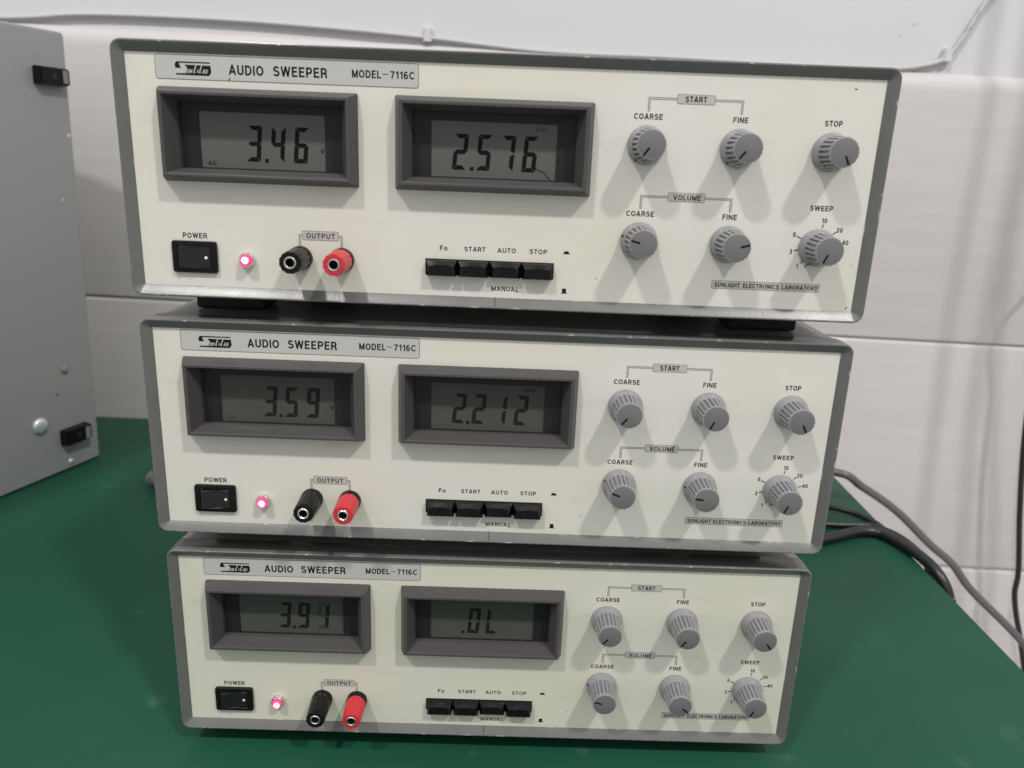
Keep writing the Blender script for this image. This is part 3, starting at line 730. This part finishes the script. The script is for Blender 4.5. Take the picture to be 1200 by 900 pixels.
# ------------------------------------------------------------------ cables
def cable(name, pts, r, mm, label, group=None, rfun=None, steps=8):
    o3 = Vector(pts[0]); bm = bmesh.new(); tube(bm, [Vector(p) - o3 for p in pts], r, 12, steps, rfun)
    o = obj(name, bm, mm, None, smooth=60); o.location = o3 * MM
    tag(o, label, "cable", group); return o
cable("power_cable", [(380, 470, -365), (470, 445, -367), (535, 400, -353), (564, 400, -368), (606, 400, -395), (648, 398, -432), (677, 397, -455), (705, 397, -487), (778, 397, -553), (850, 395, -640), (900, 395, -760)], 4.3, 'cable_grey',
      "thick grey cable slanting down past the bench's right edge")
cable("power_cable", [(400, 395, -383), (480, 385, -383), (520, 376, -382), (545, 362, -383), (556, 340, -383), (560, 322, -384), (566, 306, -384), (571, 292, -385), (575, 280, -389), (578, 272, -398), (580, 266, -420), (580, 262, -560)], 3.2, 'cable_black',
      "rearmost and thinnest of the three black cables on the bench edge", "black cables leaving the bench")
cable("power_cable", [(400, 300, -383), (470, 296, -383), (500, 306, -383), (530, 319, -382), (549, 318, -382), (559, 302, -382), (565, 284, -382), (569, 270, -383), (573, 258, -386), (577, 249, -392), (581, 243, -402), (584, 238, -420), (585, 236, -480), (585, 235, -600)], 5.2, 'cable_black',
      "thickest black cable bending over the bench edge, nearest the camera", "black cables leaving the bench")
cable("power_cable", [(400, 345, -384), (480, 338, -384), (520, 336, -384), (545, 335, -383), (556, 322, -381), (563, 306, -380), (569, 290, -382), (574, 278, -387), (578, 268, -396), (581, 262, -412), (582, 258, -460), (582, 256, -560)], 3.4, 'cable_black', "middle one of the three black cables lying together on the bench edge", "black cables leaving the bench")
cable("hanging_cable", [(980, 545, 60), (813.9, 545.0, -158.1), (817.0, 545.0, -262.4), (826.4, 545.0, -361.7), (841.3, 545.0, -454.7), (857.7, 545.0, -537.5), (860.0, 545.0, -571.7), (869.7, 545.0, -606.1), (880.8, 545.0, -635.8), (894.0, 545.0, -675.4), (918.7, 545.0, -750.0)], 3.4, 'cable_black',
      "black cable hanging down the wall at the right edge of the photo")
cable("hanging_cable", [(770, 400, 1500), (795, 400, 700), (802, 400, 288), (807, 400, 1), (825, 400, -265), (838, 400, -420), (845, 400, -900)], 5.0, 'cable_black',
      "dark cable hanging right of the bench, seen by its left shadow line on the tiles", "cables hanging in front of the wall")
cable("hanging_cable", [(800, 400, 1500), (835, 400, 700), (845, 400, 196), (852, 400, -49), (877, 400, -263), (890, 400, -420), (900, 400, -900)], 5.5, 'cable_black',
      "dark cable hanging right of the bench, seen by the left line of its paired shadow", "cables hanging in front of the wall")
cable("hanging_cable", [(825, 412, 1500), (850, 412, 700), (852, 412, 196), (866, 412, -49), (908, 412, -263), (925, 412, -420), (935, 412, -900)], 5.0, 'cable_black',
      "dark cable hanging right of the bench, seen by the right line of its paired shadow", "cables hanging in front of the wall")
def wob(i): return 5 + 2.0 * math.sin(i * 1.9) + 1.5 * math.sin(i * 3.1)
cable("cable_bundle", [(-196, 385, -383), (-192, 372, -380), (-180, 362, -378), (-168, 350, -377), (-140, 345, -378), (-100, 350, -379)], 8, 'wire', "knotted grey cable bundle peeping out left of the middle instrument", rfun=wob)
ang = R_(0.85)
def wz(x, z): return z - (x - 250) * math.tan(ang)
YP = YW + 12.3
cable("wall_cable", [(-600, YP - 5, 92), (-425, YP - 5, 92), (-325, YP - 5, 99), (-180, YP - 5, 99), (-60, YP - 5, 95), (68, YP - 5, 88), (206, YP - 5, 78), (350, YP - 5, 77), (500, YP - 5, 74), (600, YP - 5, 74), (640, YP - 5, 78), (668, YP - 5, 88), (684, YP - 5, 112), (703, YP - 5, 150), (740, YP - 5, 210), (790, YP - 5, 330)], 2.7, 'cable_white',
      "thin off-white cable clipped along the wall above the tile ledge")
for x, z, lb in ((68, 89, "small white cable clip on the wall above the top instrument"), (669, 89, "small white cable clip right of the top instrument, where the cable turns up")):
    bm = bmesh.new()
    for k in range(1):
        prof = [(-5, 0), (-5, 7), (-3.5, 9), (0, 10), (3.5, 9), (5, 7), (5, 0)]
        loft(bm, [[Vector((xx, -o, zz + 4 if zz > 0 else zz)) for xx, o, zz in [(p[0], p[1], zf) for p in prof]] for zf in (-5, 5)], True, True)
    o = obj("cable_clip", bm, 'plaster'); o.location = Vector((x, YP - .05, z)) * MM
    tag(o, lb, "cable clip", "cable clips on the wall")
